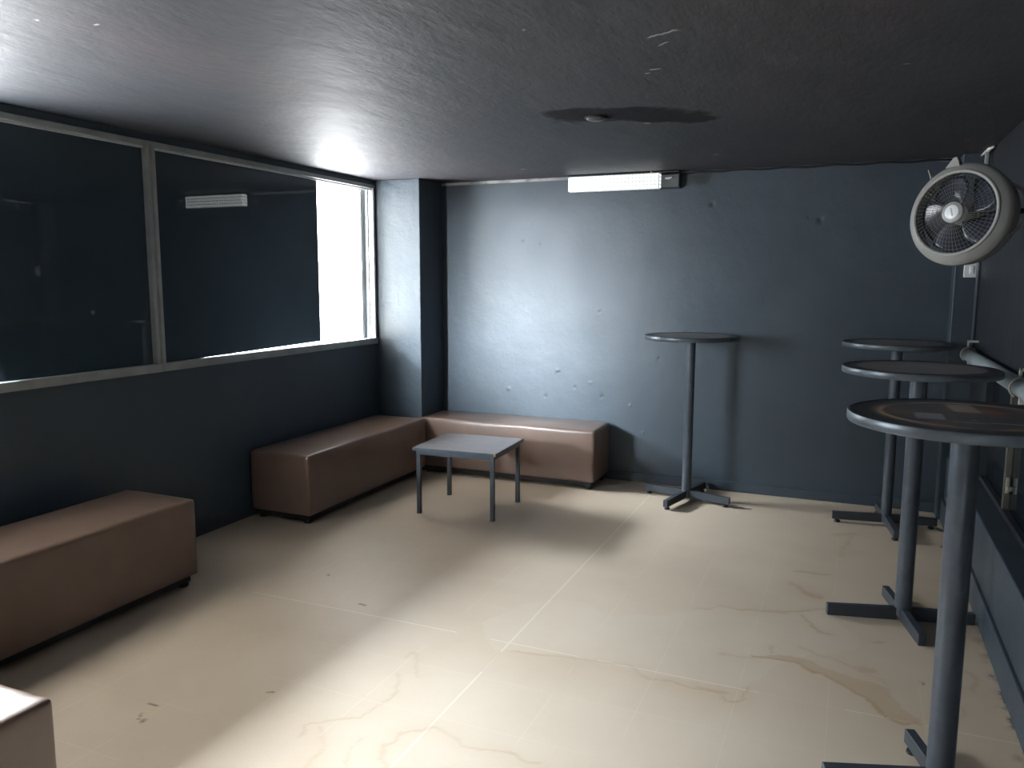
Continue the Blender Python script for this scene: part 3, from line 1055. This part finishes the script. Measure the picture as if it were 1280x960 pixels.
# grey pipe along the right wall
pipe = thing('wall_pipe', 'thick grey plastic pipe running along the right wall behind the bar tables', 'pipe', (3.955, -.27, 1.03))
bm = BM()
tube(bm, [(0, 0.002, .0), (0, -.004, 0), (0, -.02, 0), (0, -1.5, .004), (0, -3.0, .004), (0, -6.5, .004)], [.018, .030, .035, .035, .035, .035], 24)
link('tube', bm, M['rail'], pipe, smooth=True, autos=50)
for y in (-.07, -1.62, -3.1):
    bm = BM()
    tube(bm, [(.04 * math.cos(R(a)), y, .04 * math.sin(R(a)) + .002) for a in range(-60, 241, 20)], .004, 6)
    bev_box(bm, -.010, .0, y - .008, y + .008, .036, .082, .002)
    bev_box(bm, -.010, .046, y - .008, y + .008, .070, .082, .002)
    bev_box(bm, -.004, .046, y - .008, y + .008, -.062, -.036, .002)
    link('pipe_clip', bm, M['clip'], pipe)

# loose pale strip at the right ceiling edge
st = thing('trunking_strip', 'short loose pale strip hanging at the ceiling edge right above the fan', 'strip', (3.975, -.30, H - .012))
bm = BM()
tube(bm, [(-.012, .17, -.004), (-.004, .05, 0), (0, -.05, .002), (.012, -.12, .004)], [.006, .009, .010, .006], 8)
link('strip', bm, M['strip'], st, smooth=True)
bm = BM()
bev_box(bm, -.012, .006, -.02, .006, -.075, -.006, .002)
link('tab', bm, M['alu'], st)

# ------------------------------------------------------------------ world: bright hazy sky, brightest low along the street
w = bpy.data.worlds.new('sky')
SC.world = w
w.use_nodes = True
nt = w.node_tree
bg = nt.nodes['Background']
tc = nd(nt, 'ShaderNodeTexCoord').outputs['Generated']
nrm = nd(nt, 'ShaderNodeVectorMath', operation='NORMALIZE')
nt.links.new(tc, nrm.inputs[0])
sep = nd(nt, 'ShaderNodeSeparateXYZ')
nt.links.new(nrm.outputs[0], sep.inputs[0])
L0 = Vector((-.15, -.97, .15)).normalized()
dt = nd(nt, 'ShaderNodeVectorMath', operation='DOT_PRODUCT')
nt.links.new(nrm.outputs[0], dt.inputs[0])
dt.inputs[1].default_value = L0
glow = mth(nt, 'POWER', mth(nt, 'MAXIMUM', dt.outputs['Value'], 0.0), 32.0)
up = mth(nt, 'MULTIPLY', mth(nt, 'ADD', sep.outputs[2], .05), 8.0, clamp=True)
high = nd(nt, 'ShaderNodeMapRange', interpolation_type='SMOOTHSTEP')
nt.links.new(sep.outputs[2], high.inputs['Value'])
high.inputs['From Min'].default_value = .28
high.inputs['From Max'].default_value = .50
sky = mth(nt, 'ADD', mth(nt, 'ADD', mth(nt, 'MULTIPLY', glow, 56.0), .9), mth(nt, 'MULTIPLY', high.outputs[0], 16.0))
val = mth(nt, 'ADD', mth(nt, 'MULTIPLY', sky, up), mth(nt, 'MULTIPLY', mth(nt, 'SUBTRACT', 1.0, up), 1.1))
nt.links.new(mix(nt, up, (.95, .97, 1.0), (.80, .91, 1.0)), bg.inputs['Color'])
nt.links.new(mth(nt, 'MULTIPLY', val, 9.0), bg.inputs['Strength'])

# sampling portals in the two open windows
def portal(name, y0, y1):
    l = bpy.data.lights.new(name, 'AREA')
    l.shape = 'RECTANGLE'
    l.size = WT - WB - .07
    l.size_y = y1 - y0
    l.cycles.is_portal = True
    o = bpy.data.objects.new(name, l)
    COL.objects.link(o)
    o.location = (-TH - .005, (y0 + y1) / 2, (WT + WB) / 2)
    o.rotation_euler = (0, R(-90), 0)
portal('window_daylight', -1.10, -.36)
portal('window_daylight', -4.48, -3.20)

# ------------------------------------------------------------------ camera
yaw, pitch, roll, f = .405, .132, .003, 988.0
fw = Vector((-math.sin(yaw) * math.cos(pitch), math.cos(yaw) * math.cos(pitch), -math.sin(pitch)))
rt = Vector((math.cos(yaw), math.sin(yaw), 0))
up = rt.cross(fw)
r2 = math.cos(roll) * rt + math.sin(roll) * up
u2 = -math.sin(roll) * rt + math.cos(roll) * up
cam = bpy.data.cameras.new('camera')
cam.sensor_width = 36
cam.sensor_fit = 'HORIZONTAL'
cam.lens = f / 1280 * 36
cam.clip_start = .05
co = bpy.data.objects.new('camera', cam)
COL.objects.link(co)
mt = Matrix((r2, u2, -fw)).transposed().to_4x4()
mt.translation = Vector((3.332, -5.495, 1.45))
co.matrix_world = mt
SC.camera = co

vs = SC.view_settings
vs.view_transform = 'Standard'
vs.look = 'None'
vs.gamma = 1
vs.use_curve_mapping = False
vs.exposure = 1.62
SC.cycles.max_bounces = 10
SC.cycles.diffuse_bounces = 6
SC.cycles.use_denoising = True
SC.cycles.sample_clamp_indirect = 8
